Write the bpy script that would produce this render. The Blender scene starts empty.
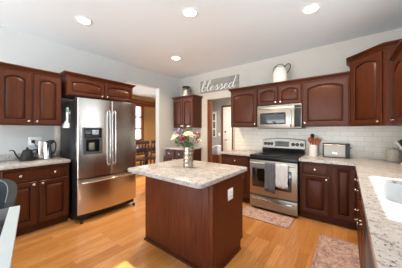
import bpy, bmesh, math, random
from mathutils import Vector, Matrix
R = math.radians
PI = math.pi
random.seed(7)
sc = bpy.context.scene
C = sc.collection

# ------------------------------------------------------------------ camera, sky, sun, exposure
F_PX = 189.14
cam_d = bpy.data.cameras.new('camera'); cam = bpy.data.objects.new('camera', cam_d); C.objects.link(cam)
cam.location = (0, 0, 1.3356); cam.rotation_euler = (R(90), 0, R(37.84))
cam_d.sensor_width = 36; cam_d.lens = F_PX / 402 * 36; cam_d.shift_y = -3.8 / 402; cam_d.clip_start = .02
sc.camera = cam
w = bpy.data.worlds.new('sky'); sc.world = w; w.use_nodes = True
bg = w.node_tree.nodes['Background']
bg.inputs[1].default_value = 1.0
wn = w.node_tree.nodes; wl = w.node_tree.links
wc = wn.new('ShaderNodeTexCoord'); ws = wn.new('ShaderNodeSeparateXYZ'); wr = wn.new('ShaderNodeMapRange'); wm = wn.new('ShaderNodeMix'); wm.data_type = 'RGBA'
wl.new(wc.outputs['Generated'], ws.inputs[0]); wl.new(ws.outputs[2], wr.inputs[0]); wr.inputs[1].default_value = -.06; wr.inputs[2].default_value = .02
wm.inputs[6].default_value = (5.6, 5.8, 5.9, 1)      # added bright lower half, throws light up to the ceiling
wm.inputs[7].default_value = (1.5, 1.75, 2.0, 1)     # sky
wl.new(wr.outputs[0], wm.inputs[0]); wl.new(wm.outputs[2], bg.inputs[0])
sun_d = bpy.data.lights.new('sun', 'SUN'); sun = bpy.data.objects.new('sun', sun_d); C.objects.link(sun)
sun_d.energy = 20; sun_d.color = (1, .98, .94); sun_d.angle = R(.6)
sun.rotation_euler = Vector((-1, 0, -.8)).to_track_quat('-Z', 'Y').to_euler()
sun.location = (6, 2, 6)
LAMP_W = 13; LAMP_COL = (1, .76, .52)
sc.view_settings.view_transform = 'Standard'; sc.view_settings.look = 'None'
sc.view_settings.gamma = 1; sc.view_settings.use_curve_mapping = False
sc.view_settings.exposure = .45

# ------------------------------------------------------------------ materials
def lin(h):
    h = h.lstrip('#'); o = []
    for i in (0, 2, 4):
        v = int(h[i:i+2], 16) / 255
        o.append(v / 12.92 if v <= .04045 else ((v + .055) / 1.055) ** 2.4)
    return (*o, 1)
class NT:
    def __init__(s, name):
        s.m = bpy.data.materials.new(name); s.m.use_nodes = True
        s.t = s.m.node_tree; s.b = s.t.nodes['Principled BSDF']
    def n(s, ty, **k):
        x = s.t.nodes.new(ty)
        for a, v in k.items():
            if a in x.inputs: x.inputs[a].default_value = v
            else: setattr(x, a, v)
        return x
    def l(s, a, b): s.t.links.new(a, b)
    def coord(s, scale=(1, 1, 1), rot=(0, 0, 0), out='Object'):
        c = s.n('ShaderNodeTexCoord'); m = s.n('ShaderNodeMapping')
        m.inputs['Scale'].default_value = scale; m.inputs['Rotation'].default_value = rot
        s.l(c.outputs[out], m.inputs['Vector']); return m.outputs[0]
    def noise(s, vec, scale, detail=3, rough=.5):
        x = s.n('ShaderNodeTexNoise'); x.inputs['Scale'].default_value = scale
        x.inputs['Detail'].default_value = detail; x.inputs['Roughness'].default_value = rough
        s.l(vec, x.inputs['Vector']); return x.outputs['Fac']
    def ramp(s, fac, stops):
        r = s.n('ShaderNodeValToRGB'); e = r.color_ramp.elements
        while len(e) < len(stops): e.new(.5)
        for el, (p, c) in zip(e, stops): el.position = p; el.color = lin(c) if isinstance(c, str) else c
        s.l(fac, r.inputs[0]); return r.outputs[0]
    def mix(s, fac, a, b, mode='MIX'):
        x = s.n('ShaderNodeMix', data_type='RGBA', blend_type=mode)
        for i, v in ((0, fac), (6, a), (7, b)):
            if hasattr(v, 'is_linked') or isinstance(v, bpy.types.NodeSocket): s.l(v, x.inputs[i])
            else: x.inputs[i].default_value = v
        return x.outputs[2]
    def bump(s, h, strength=.2, dist=.002):
        x = s.n('ShaderNodeBump'); x.inputs['Strength'].default_value = strength; x.inputs['Distance'].default_value = dist
        s.l(h, x.inputs['Height']); s.l(x.outputs[0], s.b.inputs['Normal'])
    def set(s, **k):
        for a, v in k.items():
            a = a.replace('_', ' ')
            if isinstance(v, bpy.types.NodeSocket): s.l(v, s.b.inputs[a])
            else: s.b.inputs[a].default_value = v
        return s.m
def plain(name, col, rough=.5, metal=0., coat=0., var=.06, scale=30, emit=None):
    t = NT(name); v = t.coord()
    c = lin(col); f = t.noise(v, scale, 2)
    lo = tuple(x * (1 - var) for x in c[:3]) + (1,); hi = tuple(min(1, x * (1 + var)) for x in c[:3]) + (1,)
    t.set(Base_Color=t.ramp(f, [(.3, lo), (.7, hi)]), Roughness=rough, Metallic=metal, Coat_Weight=coat)
    if emit: t.set(Emission_Color=lin(emit[0]), Emission_Strength=emit[1])
    return t.m
def wood(name, dark, mid, light, rough=.32, coat=.35, scale=(14, 14, 1.1)):
    t = NT(name); v = t.coord(scale)
    a = t.noise(v, 3.0, 5, .6); b = t.noise(t.coord((1.5, 1.5, .7)), 2.2, 2)
    col = t.ramp(a, [(.25, dark), (.5, mid), (.78, light)])
    col = t.mix(t.ramp(b, [(.35, (.25, .25, .25, 1)), (.7, (0, 0, 0, 1))]), col, lin(dark))
    t.set(Base_Color=col, Roughness=rough, Coat_Weight=coat, Coat_Roughness=.18, Specular_IOR_Level=.22)
    t.bump(a, .05, .001); return t.m
M = {}
M['cherry'] = wood('cherry_wood', '#3a1a0b', '#4b230e', '#582b12', .36, .03)
M['island_wood'] = wood('island_cherry', '#4a2110', '#632f17', '#743b1c', .42, .03)
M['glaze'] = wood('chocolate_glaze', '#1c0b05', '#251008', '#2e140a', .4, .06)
M['oak_dark'] = wood('dark_walnut', '#24120c', '#321a11', '#412217')
M['door_wood'] = wood('honey_oak_trim', '#5a2c12', '#703a19', '#824a22')
M['spoon'] = wood('spoon_wood', '#7c3a18', '#a0522a', '#b9683a', .5, .1)
M['wall'] = plain('grey_wall_paint', '#c2c4c4', .75, var=.015, scale=3)
M['ceiling'] = plain('ceiling_paint', '#dde4e8', .85, var=.012, scale=2)
M['wallb'] = plain('lamp_warmed_wall_paint', '#bcb6ae', .75, var=.015, scale=3)  # stove wall grey with the lamps' warm cast put into the colour
M['tan'] = plain('tan_wall_paint', '#94703f', .8, var=.03, scale=3)
M['hallgrey'] = plain('hall_grey_paint', '#aeb0b3', .8, var=.02, scale=3)
M['white'] = plain('white_paint', '#ecebe8', .45, var=.01)
M['plastic'] = plain('white_plastic', '#f0efec', .35, var=.01)
M['ceramic'] = plain('white_glazed_ceramic', '#f4f1ea', .18, coat=.5, var=.01)
M['stone'] = plain('grey_beige_ceramic', '#c4bbab', .4, var=.12, scale=40)
M['enamel'] = plain('white_enamel', '#f2ece0', .25, coat=.4, var=.03, scale=18)
M['black'] = plain('black_gloss', '#0b0b0c', .12, coat=.4)
M['cookglass'] = plain('black_cooktop_glass', '#0a0a0b', .3)
M['matte'] = plain('matte_black', '#0e0f10', .5)
M['case'] = plain('black_textured_case', '#15171a', .4)
M['rubber'] = plain('black_rubber', '#101010', .7)
M['dgrey'] = plain('dark_grey_plastic', '#434a52', .4)
M['nickel'] = plain('satin_nickel', '#d8d2c6', .25, 1., var=.03)
M['chrome'] = plain('polished_chrome', '#dcdcdc', .1, 1., var=.02)
M['galv'] = plain('galvanised_metal', '#a9a79c', .38, .85, var=.2, scale=22)
M['display'] = plain('dark_display_glass', '#101a1c', .08, coat=.6)
M['pane_dark'] = plain('dark_oven_glass', '#0c0c0d', .06, coat=1.)
M['mwpane'] = plain('microwave_door_glass', '#232627', .12, coat=.5)
M['green'] = plain('leaf_green', '#4d6b3c', .5, var=.3, scale=60)
M['sage'] = plain('sage_leaf', '#7d9070', .55, var=.25, scale=60)
def stainless(name, col='#c9c5bf', rough=.2, bump=.25):
    t = NT(name); v = t.coord((1.5, 1.5, 160)); f = t.noise(v, 6, 3)
    t.set(Base_Color=t.ramp(f, [(.3, tuple(x * .96 for x in lin(col)[:3]) + (1,)), (.7, lin(col))]), Metallic=1., Roughness=rough)
    t.bump(f, bump, .001); return t.m
M['steel'] = stainless('brushed_stainless', '#d6d1ca', .22)
M['steel_h'] = stainless('brushed_stainless_horizontal', '#a59d92', .33)
M['steel_soft'] = stainless('satin_toaster_steel', '#8d867d', .36)
M['sinksteel'] = stainless('sink_steel', '#c6c8ca', .4)
def granite():
    t = NT('cream_granite'); v = t.coord()
    warp = t.noise(t.coord((1, 1.3, 1)), 7, 4, .6)
    base = t.ramp(warp, [(.28, '#a39c97'), (.42, '#b5b0ac'), (.6, '#bdb8b4'), (.8, '#aca6a2')])
    vein = t.noise(t.coord((5, 8, 6), (0, 0, .7)), 4, 6, .72)
    base = t.mix(t.ramp(vein, [(.56, (0, 0, 0, 1)), (.61, (.6, .6, .6, 1))]), base, lin('#6c605c'))
    for i, (sx, sy, rot) in enumerate(((16, 40, .55), (34, 15, -.4))):
        sp = t.noise(t.coord((sx, sy, 20), (0, 0, rot)), 2.6 + i * .5, 4, .62)
        base = t.mix(t.ramp(sp, [(.615, (0, 0, 0, 1)), (.645, (.9, .9, .9, 1))]), base, lin('#3b3033' if i == 0 else '#54474a'))
    t.set(Base_Color=base, Roughness=.2, Specular_IOR_Level=.4); return t.m
M['granite'] = granite()
def floor_mat():
    t = NT('honey_oak_planks'); c = t.n('ShaderNodeTexCoord'); sep = t.n('ShaderNodeSeparateXYZ'); cmb = t.n('ShaderNodeCombineXYZ')
    t.l(c.outputs['Object'], sep.inputs[0]); t.l(sep.outputs[1], cmb.inputs[0]); t.l(sep.outputs[0], cmb.inputs[1])
    br = t.n('ShaderNodeTexBrick', offset=.37, offset_frequency=3)
    for k, v in dict(Scale=1., Color1=lin('#a86e38'), Color2=lin('#c89259'), Mortar=lin('#74441d')).items(): br.inputs[k].default_value = v
    br.inputs['Mortar Size'].default_value = .0012; br.inputs['Brick Width'].default_value = 1.15; br.inputs['Row Height'].default_value = .082
    br.inputs['Bias'].default_value = 0.
    t.l(cmb.outputs[0], br.inputs[0])
    m = t.n('ShaderNodeMapping'); m.inputs['Scale'].default_value = (1.4, 22, 1); t.l(cmb.outputs[0], m.inputs[0])
    g = t.noise(m.outputs[0], 3, 6, .65)
    col = t.mix(t.ramp(g, [(.38, (.55, .55, .55, 1)), (.58, (0, 0, 0, 1))]), br.outputs['Color'], lin('#94571f'))
    big = t.noise(cmb.outputs[0], .9, 2)
    col = t.mix(t.ramp(big, [(.4, (0, 0, 0, 1)), (.7, (.3, .3, .3, 1))]), col, lin('#c8904f'))
    t.set(Base_Color=col, Roughness=.3, Coat_Weight=.3, Coat_Roughness=.2); t.bump(br.outputs['Fac'], -.15, .001); return t.m
M['floor'] = floor_mat()
def tile_mat():
    t = NT('white_subway_tile'); c = t.n('ShaderNodeTexCoord'); sep = t.n('ShaderNodeSeparateXYZ'); cmb = t.n('ShaderNodeCombineXYZ')
    t.l(c.outputs['Object'], sep.inputs[0]); t.l(sep.outputs[0], cmb.inputs[0]); t.l(sep.outputs[2], cmb.inputs[1])
    br = t.n('ShaderNodeTexBrick')
    for k, v in dict(Scale=1., Color1=lin('#ede6d9'), Color2=lin('#e3dccf'), Mortar=lin('#cbc4b6')).items(): br.inputs[k].default_value = v
    br.inputs['Mortar Size'].default_value = .0025; br.inputs['Brick Width'].default_value = .2; br.inputs['Row Height'].default_value = .0775
    t.l(cmb.outputs[0], br.inputs[0])
    t.set(Base_Color=br.outputs['Color'], Roughness=.18); t.bump(br.outputs['Fac'], -.3, .002); return t.m
M['tile'] = tile_mat()
def rug_mat():
    t = NT('faded_woven_rug'); v = t.coord()
    vo = t.n('ShaderNodeTexVoronoi'); vo.inputs['Scale'].default_value = 20; t.l(t.coord((1, 1.5, 1)), vo.inputs['Vector'])
    f = t.noise(v, 34, 5, .7); g = t.noise(v, 11, 4, .7)
    col = t.ramp(f, [(.32, '#82665f'), (.5, '#b3978b'), (.66, '#c0aa9e')])
    col = t.mix(t.ramp(g, [(.5, (0, 0, 0, 1)), (.58, (.55, .55, .55, 1))]), col, lin('#6f5860'))
    col = t.mix(t.ramp(vo.outputs['Distance'], [(.1, (.6, .6, .6, 1)), (.25, (0, 0, 0, 1))]), col, lin('#6c4c58'))
    t.set(Base_Color=col, Roughness=.95); t.bump(f, .5, .003); return t.m
M['rug'] = rug_mat()
def border_mat():
    t = NT('rug_border_weave'); f = t.noise(t.coord(), 40, 4, .7)
    t.set(Base_Color=t.ramp(f, [(.35, '#74595f'), (.55, '#a4867f'), (.7, '#b59a8f')]), Roughness=.95); return t.m
M['rugborder'] = border_mat()
def sign_mat():
    t = NT('weathered_grey_board'); f = t.noise(t.coord((1.2, 10, 14)), 3, 5, .65)
    t.set(Base_Color=t.ramp(f, [(.3, '#77746c'), (.55, '#8f8c84'), (.75, '#a5a299')]), Roughness=.8); return t.m
M['board'] = sign_mat()
def cloth(name, a, b, sc_=160):
    t = NT(name); f = t.noise(t.coord(), sc_, 2)
    t.set(Base_Color=t.ramp(f, [(.35, a), (.65, b)]), Roughness=.95); t.bump(f, .4, .002); return t.m
M['towel_grey'] = cloth('grey_terry', '#4c5056', '#6a6e74'); M['towel_white'] = cloth('white_terry', '#b9bcc2', '#d4d6d9')
def mercury():
    t = NT('mercury_glass'); f = t.noise(t.coord((1, 1, .8)), 34, 4, .7)
    t.set(Base_Color=t.ramp(f, [(.3, '#7d5f45'), (.48, '#b3a38f'), (.7, '#d4d3cd')]), Metallic=.85, Roughness=.24); t.bump(f, .35, .004); return t.m
M['mercury'] = mercury()
def glass_mat():
    t = NT('clear_window_glass'); tr = t.n('ShaderNodeBsdfTransparent'); gl = t.n('ShaderNodeBsdfGlossy', Roughness=.02); mx = t.n('ShaderNodeMixShader')
    mx.inputs[0].default_value = .07; t.l(tr.outputs[0], mx.inputs[1]); t.l(gl.outputs[0], mx.inputs[2])
    t.l(mx.outputs[0], t.t.nodes['Material Output'].inputs[0]); return t.m
M['glass'] = glass_mat()
M['bulb'] = plain('lamp_diffuser', '#fff4e2', .5, emit=('#fff0dc', 14.))
M['photo'] = cloth('photo_print', '#2a2c2f', '#9a9b9a', 26)
M['note'] = cloth('printed_note', '#dfe6e0', '#f3f4ef', 60)
M['notegreen'] = plain('green_print', '#4f9a86', .7)
M['cream'] = plain('cream_petal', '#f3e6bd', .6, var=.1, scale=70)
M['burg'] = plain('burgundy_petal', '#7d1434', .55, var=.25, scale=70)
M['pink'] = plain('rose_pink_petal', '#b95a78', .6, var=.2, scale=70)
M['lilac'] = plain('lilac_petal', '#9d86a8', .6, var=.2, scale=70)
M['petalw'] = plain('white_petal', '#efeae0', .6, var=.05, scale=70)
M['shell'] = plain('charcoal_upholstery', '#252a2f', .6, var=.1, scale=60)
M['rim'] = plain('grey_piping', '#7d858b', .5)
M['palewhite'] = plain('pale_table_edge', '#b4bfc4', .4, var=.02)
M['smoke'] = plain('dark_table_glass', '#2a3036', .1, coat=.6)
M['navy'] = plain('blue_box', '#aab8cc', .5)

# ------------------------------------------------------------------ mesh helpers
def BM(): return bmesh.new()
def box(bm, x0, x1, y0, y1, z0, z1, bev=0, seg=2):
    v = [bm.verts.new((x, y, z)) for x in (x0, x1) for y in (y0, y1) for z in (z0, z1)]
    fs = [bm.faces.new([v[i] for i in f]) for f in ((0, 1, 3, 2), (4, 6, 7, 5), (0, 4, 5, 1), (2, 3, 7, 6), (0, 2, 6, 4), (1, 5, 7, 3))]
    if bev:
        es = list({e for f in fs for e in f.edges})
        bmesh.ops.bevel(bm, geom=es, offset=bev, segments=seg, affect='EDGES', profile=.5)
    return bm
def prism(bm, poly, z0, z1, bev=0, seg=2):
    a = [bm.verts.new((x, y, z0)) for x, y in poly]; b = [bm.verts.new((x, y, z1)) for x, y in poly]; n = len(poly)
    fs = [bm.faces.new(a[::-1]), bm.faces.new(b)] + [bm.faces.new((a[i], a[(i+1) % n], b[(i+1) % n], b[i])) for i in range(n)]
    if bev: bmesh.ops.bevel(bm, geom=list(fs[1].edges) + list(fs[0].edges), offset=bev, segments=seg, affect='EDGES', profile=.5)
    return bm
def loft(bm, loops, cap0=True, cap1=True, closed=True):
    L = [[bm.verts.new(p) for p in lp] for lp in loops]; n = len(L[0])
    for a, b in zip(L, L[1:]):
        for i in range(n if closed else n - 1):
            try: bm.faces.new((a[i], a[(i+1) % n], b[(i+1) % n], b[i]))
            except ValueError: pass
    if cap0: bm.faces.new(L[0][::-1])
    if cap1: bm.faces.new(L[-1])
    return L
def lathe(bm, prof, seg=20, c=(0, 0, 0), mat=None):
    loops = []
    for r, z in prof:
        lp = []
        for i in range(seg):
            a = 2 * PI * i / seg; p = Vector((r * math.cos(a), r * math.sin(a), z))
            if mat: p = mat @ p
            lp.append(p + Vector(c))
        loops.append(lp)
    loft(bm, loops); return bm
def tube(bm, pts, r, seg=8, sx=1.):
    pts = [Vector(p) for p in pts]; n = len(pts); loops = []; up = None
    for i, p in enumerate(pts):
        t = (pts[min(i+1, n-1)] - pts[max(i-1, 0)]).normalized()
        if up is None:
            up = Vector((0, 0, 1)) if abs(t.z) < .9 else Vector((1, 0, 0))
        s = t.cross(up).normalized(); up = s.cross(t).normalized()
        rr = r[i] if isinstance(r, (list, tuple)) else r
        loops.append([p + (s * math.cos(2*PI*k/seg) * sx + up * math.sin(2*PI*k/seg)) * rr for k in range(seg)])
    loft(bm, loops); return bm
def spline(pts, k=6):
    P = [Vector(p) for p in pts]; o = []
    for i in range(len(P) - 1):
        a, b, c, d = P[max(i-1, 0)], P[i], P[i+1], P[min(i+2, len(P)-1)]
        for j in range(k):
            t = j / k
            o.append(.5 * ((2*b) + (c-a)*t + (2*a-5*b+4*c-d)*t*t + (3*b-a-3*c+d)*t**3))
    o.append(P[-1]); return o
def ball(bm, c, rx, ry=None, rz=None, u=12, v=8):
    m = Matrix.Translation(c) @ Matrix.Diagonal((rx, ry or rx, rz or rx, 1))
    bmesh.ops.create_uvsphere(bm, u_segments=u, v_segments=v, radius=1, matrix=m); return bm
def obj(name, bm, mat, parent=None, ang=35, rec=True):
    if rec: bmesh.ops.recalc_face_normals(bm, faces=bm.faces)
    me = bpy.data.meshes.new(name); bm.to_mesh(me); bm.free()
    for p in me.polygons: p.use_smooth = True
    me.set_sharp_from_angle(angle=R(ang)); me.materials.append(M[mat] if isinstance(mat, str) else mat)
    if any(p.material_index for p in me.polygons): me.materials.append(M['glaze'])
    o = bpy.data.objects.new(name, me); C.objects.link(o)
    if parent: o.parent = parent
    return o
def tag(o, label, cat, group=None):
    o['label'] = label; o['category'] = cat
    if group: o['group'] = group
    return o
def thing(name, label, cat, loc=(0, 0, 0), rz=0, group=None):
    o = bpy.data.objects.new(name, None); C.objects.link(o); o.empty_display_size = .1
    o.location = loc; o.rotation_euler = (0, 0, rz); return tag(o, label, cat, group)
def struct(name, bm, mat, parent=None):
    o = obj(name, bm, mat, parent)
    if not parent: o['kind'] = 'structure'
    return o
def dup(root, loc, label=None, rz=None):
    r = root.copy(); C.objects.link(r); r.location = loc
    if rz is not None: r.rotation_euler = (0, 0, rz)
    if label: r['label'] = label
    for ch in list(root.children):
        c = ch.copy(); C.objects.link(c); c.parent = r
        for g in list(ch.children):
            d = g.copy(); C.objects.link(d); d.parent = c
    return r
def Bx(*a, **k): return box(BM(), *a, **k)

# ------------------------------------------------------------------ room dimensions
XL, YW, XR, HC = -3.78, 3.83, .71, 2.775
ZC = .907                                     # counter top
YB = -2.3                                     # the room stays open behind to let the world light in
XD = -6.95                                    # dining room far wall
# floor, ceiling
struct('floor', Bx(XD - .2, XR + .14, YB, 6.6, -.06, 0), 'floor')
struct('ceiling', Bx(XD - .2, XR + .14, YB, 6.6, HC, HC + .08), 'ceiling')
# left wall with the opening to the dining room (Y 2.17..3.14, 2.40 high)
b = BM(); t = .14
box(b, XL - t, XL, YB, 2.17, 0, HC); box(b, XL - t, XL, 2.17, 3.14, 2.40, HC); box(b, XL - t, XL, 3.14, YW + .14, 0, HC)
struct('wall_left', b, 'wall')
# stove wall with doorway (X -2.78..-2.055, 2.10 high)
b = BM()
box(b, XL, -2.78, YW, YW + .14, 0, HC); box(b, -2.78, -2.055, YW, YW + .14, 2.10, HC); box(b, -2.055, XR + .14, YW, YW + .14, 0, HC)
struct('wall_back', b, 'wallb')
# right wall: sink window and an added high opening that throws a sun patch on the floor
W1 = (1.23, 2.42, 1.06, 2.15); W2 = (.28, 1.10, 1.74, 2.12)
b = BM()
ys = [YB, W2[0], W2[1], W1[0], W1[1], YW]
for i, (a, c) in enumerate(zip(ys, ys[1:])):
    W = W2 if i == 1 else W1 if i == 3 else None
    if not W: box(b, XR, XR + .14, a, c, 0, HC)
    else: box(b, XR, XR + .14, a, c, 0, W[2]); box(b, XR, XR + .14, a, c, W[3], HC)
struct('wall_right', b, 'wall')
for n, W in ((1, W1), (2, W2)):
    b = BM(); y0, y1, z0, z1 = W
    for q in ((y0, y0+.045, z0, z1), (y1-.045, y1, z0, z1), (y0+.045, y1-.045, z0, z0+.045), (y0+.045, y1-.045, z1-.045, z1)):
        box(b, XR + .03, XR + .09, *q)
    f = struct('window_%d' % n, b, 'white')
    obj('window_pane', Bx(XR + .058, XR + .062, y0+.045, y1-.045, z0+.045, z1-.045), 'glass', f)
struct('sun_block_eave', Bx(XR + .14, XR + 1.23, 1.24, 3.4, 2.33, 2.42), 'white')      # unseen eave added to cut the sun through the sink window
# tiled splash on stove wall
struct('trim_2', Bx(-2.0, XR, YW - .012, YW, ZC - .04, 1.43), 'tile')
# doorway trim
b = BM(); box(b, -2.78, -2.735, YW + .02, YW + .16, 0, 2.10, .004); obj_ = struct('trim_3', b, 'door_wood')
struct('trim_4', Bx(-2.085, -2.055, YW - .012, YW + .15, 0, 2.10, .004), 'door_wood')
# hall beyond the doorway
struct('wall_hall', Bx(-4.9, -.9, 5.75, 5.85, 0, HC), 'hallgrey')
struct('wall_hall_left', Bx(-4.0, -3.92, YW + .14, 5.75, 0, HC), 'hallgrey')
struct('wall_hall_right', Bx(-1.2, -1.12, YW + .14, 5.75, 0, HC), 'hallgrey')
# dining room shell
b = BM(); wy0, wy1, wz0, wz1 = 3.9, 4.83, .95, 2.34
box(b, XD - .12, XD, 1.2, wy0, 0, HC); box(b, XD - .12, XD, wy1, 6.6, 0, HC); box(b, XD - .12, XD, wy0, wy1, 0, wz0); box(b, XD - .12, XD, wy0, wy1, wz1, HC)
struct('wall_dining', b, 'tan')
struct('wall_dining_end', Bx(XD, -3.92, 6.45, 6.55, 0, HC), 'tan')
b = BM(); box(b, XD, XD + .09, 1.2, 6.45, 2.42, 2.60, .02); box(b, XD, XD + .05, 1.2, 6.45, 2.36, 2.42, .01)
struct('trim_5', b, 'door_wood')
b = BM()
for q in ((wy0-.07, wy0+.02, wz0-.07, wz1+.07), (wy1-.02, wy1+.09, wz0-.07, wz1+.07), (wy0+.02, wy1-.02, wz1-.02, wz1+.07), (wy0+.02, wy1-.02, wz0-.07, wz0+.02), (wy0+.02, wy1-.02, 1.86, 1.91), (wy0+.02, wy1-.02, 1.37, 1.42)):
    box(b, XD - .05, XD + .02, *q)
f = struct('window_3', b, 'door_wood'); obj('window_pane', Bx(XD - .07, XD - .066, wy0, wy1, wz0, wz1), 'glass', f)

# ------------------------------------------------------------------ cabinets
CROWN = [(0, -.004), (.006, .0), (.008, .012), (.022, .028), (.036, .040), (.044, .044), (.046, .060), (.0, .064)]
def crown_bm(pts, z):
    bm = BM(); P = [Vector(p).to_2d() for p in pts]; n = len(P); loops = []
    for i, p in enumerate(P):
        nr = []
        for a, c in ((i-1, i), (i, i+1)):
            if a >= 0 and c < n:
                d = (P[c] - P[a]).normalized(); nr.append(Vector((d.y, -d.x)))
        m = nr[0] if len(nr) == 1 else (nr[0] + nr[1]) / (1 + nr[0].dot(nr[1]))
        loops.append([(p.x + m.x * o, p.y + m.y * o, z + h) for o, h in CROWN])
    loft(bm, loops); return bm
def knob_bm(x, z, y=-.02):
    m = Matrix.Rotation(PI/2, 3, 'X')
    return lathe(BM(), [(.006, 0), (.0055, .012), (.009, .016), (.0155, .019), (.0165, .024), (.013, .029), (.005, .031)], 14, (x, y, z), m)
def door_bm(x0, z0, w, h, arch=0., fr=.064, t=.021, N=12):
    bm = BM()
    def lp(s, y, a=0., rect=False):
        o = [(x0 + s, y, z0 + s), (x0 + w - s, y, z0 + s)]
        for i in range(N + 1):
            u = 1 - i / N; top = h - s
            if not rect: top -= a * (abs(2*u - 1) ** 2.2)
            o.append((x0 + s + u * (w - 2*s), y, z0 + top))
        return o
    A = arch
    loops = [lp(0, 0, rect=True), lp(0, -t + .004, rect=True), lp(.004, -t, rect=True), lp(fr - .008, -t, A), lp(fr - .002, -t + .004, A), lp(fr, -t + .014, A),
             lp(fr + .007, -t + .014, A), lp(fr + .011, -t + .010, A), lp(fr + .034, -t + .002, A * .95), lp(fr + .038, -t + .001, A * .95)]
    n0 = len(loops[0]); loft(bm, loops); bm.faces.ensure_lookup_table()
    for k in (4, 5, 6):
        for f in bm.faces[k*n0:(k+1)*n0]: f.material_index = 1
    return bm
def slab_bm(x0, z0, w, h, t=.021):
    bm = BM()
    def lp(s, y): return [(x0+s, y, z0+s), (x0+w-s, y, z0+s), (x0+w-s, y, z0+h-s), (x0+s, y, z0+h-s)]
    loft(bm, [lp(0, 0), lp(0, -t+.005), lp(.004, -t+.001), lp(.012, -t), lp(.016, -t+.005), lp(.022, -t+.005), lp(.026, -t)]); bm.faces.ensure_lookup_table()
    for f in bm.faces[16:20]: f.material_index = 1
    return bm
def cabinet(name, label, loc, rz, w, d, h, fronts, crown=None, toe=0., group=None, mat='cherry', body=True, cat='cabinet'):
    T = thing(name, label, cat, loc, rz, group)
    if body:
        bm = Bx(0, w, 0, d, toe, h, .002, 1)
        if toe: box(bm, 0.0, w, .05, d, 0, toe)
        obj('cabinet_body', bm, mat, T)
    for f in fronts:
        k, x0, x1, z0, z1 = f[:5]; kn = f[5] if len(f) > 5 else []
        ar = f[6] if len(f) > 6 else 0
        fr = f[7] if len(f) > 7 else .064
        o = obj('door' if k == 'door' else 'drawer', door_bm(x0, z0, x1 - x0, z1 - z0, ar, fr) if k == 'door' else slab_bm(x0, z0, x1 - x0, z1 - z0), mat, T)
        for kx, kz in kn: obj('knob', knob_bm(kx, kz), 'nickel', o)
    if crown:
        l, r = crown; pts = ([(0, d)] if l else []) + [(0, 0), (w, 0)] + ([(w, d)] if r else [])
        obj('crown', crown_bm(pts, h), mat, T)
    return T
H90 = PI / 2
UH = .73
GU = 'cherry wall cabinets'; GB = 'cherry base cabinets'
# left wall
cabinet('wall_cabinet', 'cherry wall cabinet with two arched doors above the kettle, left of the refrigerator', (-3.46, .30, 1.405), H90, .675, .32, .725,
        [('door', .005, .327, .015, .71, [(.297, .055)], .04), ('door', .352, .668, .015, .71, [(.383, .055)], .04)], (0, 0), group=GU)
cabinet('base_cabinet', 'cherry base cabinet with one wide drawer over two doors, below the kettle', (-3.225, .305, 0), H90, .70, .53, .868,
        [('drawer', .012, .688, .69, .845, [(.175, .765), (.525, .765)]), ('door', .012, .33, .12, .67, [(.30, .635)]), ('door', .362, .688, .12, .67, [(.392, .635)])], toe=.095, group=GB)
T = tag(bpy.data.objects.new('countertop', None), 'cream granite countertop under the black kettle', 'countertop'); C.objects.link(T); T.location = (XL, .1, .868)
obj('slab', Bx(0, .595, 0, .915, 0, .039, .006), 'granite', T); obj('backsplash', Bx(0, .02, 0, .915, .039, .13, .004), 'granite', T)
cabinet('fridge_cabinet', 'cherry two door wall cabinet over the refrigerator', (-3.37, 1.02, 1.872), H90, 1.11, .41, .293,
        [('door', .012, .548, .014, .28, [(.515, .045)], .032, .05), ('door', .565, 1.098, .014, .28, [(.598, .045)], .032, .05)], (1, 1), group=GU)
# far corner, small cabinets
cabinet('wall_cabinet', 'narrow cherry wall cabinet in the far corner holding up the milk can', (-3.63, 3.50, 1.396), 0, .68, .33, .735,
        [('door', .01, .333, .015, .72, [(.305, .05)], .04, .05), ('door', .347, .67, .015, .72, [(.375, .05)], .04, .05)], (1, 1), group=GU)
cabinet('base_cabinet', 'cherry base cabinet in the far corner behind the flower vase', (-3.63, 3.225, 0), 0, .68, .58, .868,
        [('drawer', .012, .333, .69, .845, [(.172, .765)]), ('drawer', .347, .668, .69, .845, [(.507, .765)]), ('door', .012, .333, .12, .67, [(.3, .63)]), ('door', .347, .668, .12, .67, [(.38, .63)])], toe=.095, group=GB)
tag(obj('countertop', Bx(-3.66, -2.93, 3.19, YW, .868, ZC, .006), 'granite'), 'cream granite countertop in the far corner behind the vase', 'countertop')
# stove wall uppers
cabinet('wall_cabinet', 'cherry wall cabinet with one door left of the microwave', (-1.93, 3.50, 1.396), 0, .575, .33, UH,
        [('door', .012, .562, .015, .715, [(.53, .06)], .04)], (1, 0), group=GU)
cabinet('wall_cabinet', 'short cherry wall cabinet with two small arched doors above the microwave', (-1.355, 3.50, 1.785), 0, .757, .33, UH - .389,
        [('door', .012, .368, .015, .326, [(.338, .05)], .045, .05), ('door', .389, .745, .015, .326, [(.419, .05)], .045, .05)], (0, 0), group=GU)
cabinet('wall_cabinet', 'wide cherry wall cabinet with one arched door above the toaster', (-.598, 3.50, 1.396), 0, .62, .33, UH,
        [('door', .014, .606, .015, .715, [(.042, .06)], .05, .062)], (0, 0), group=GU)
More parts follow.
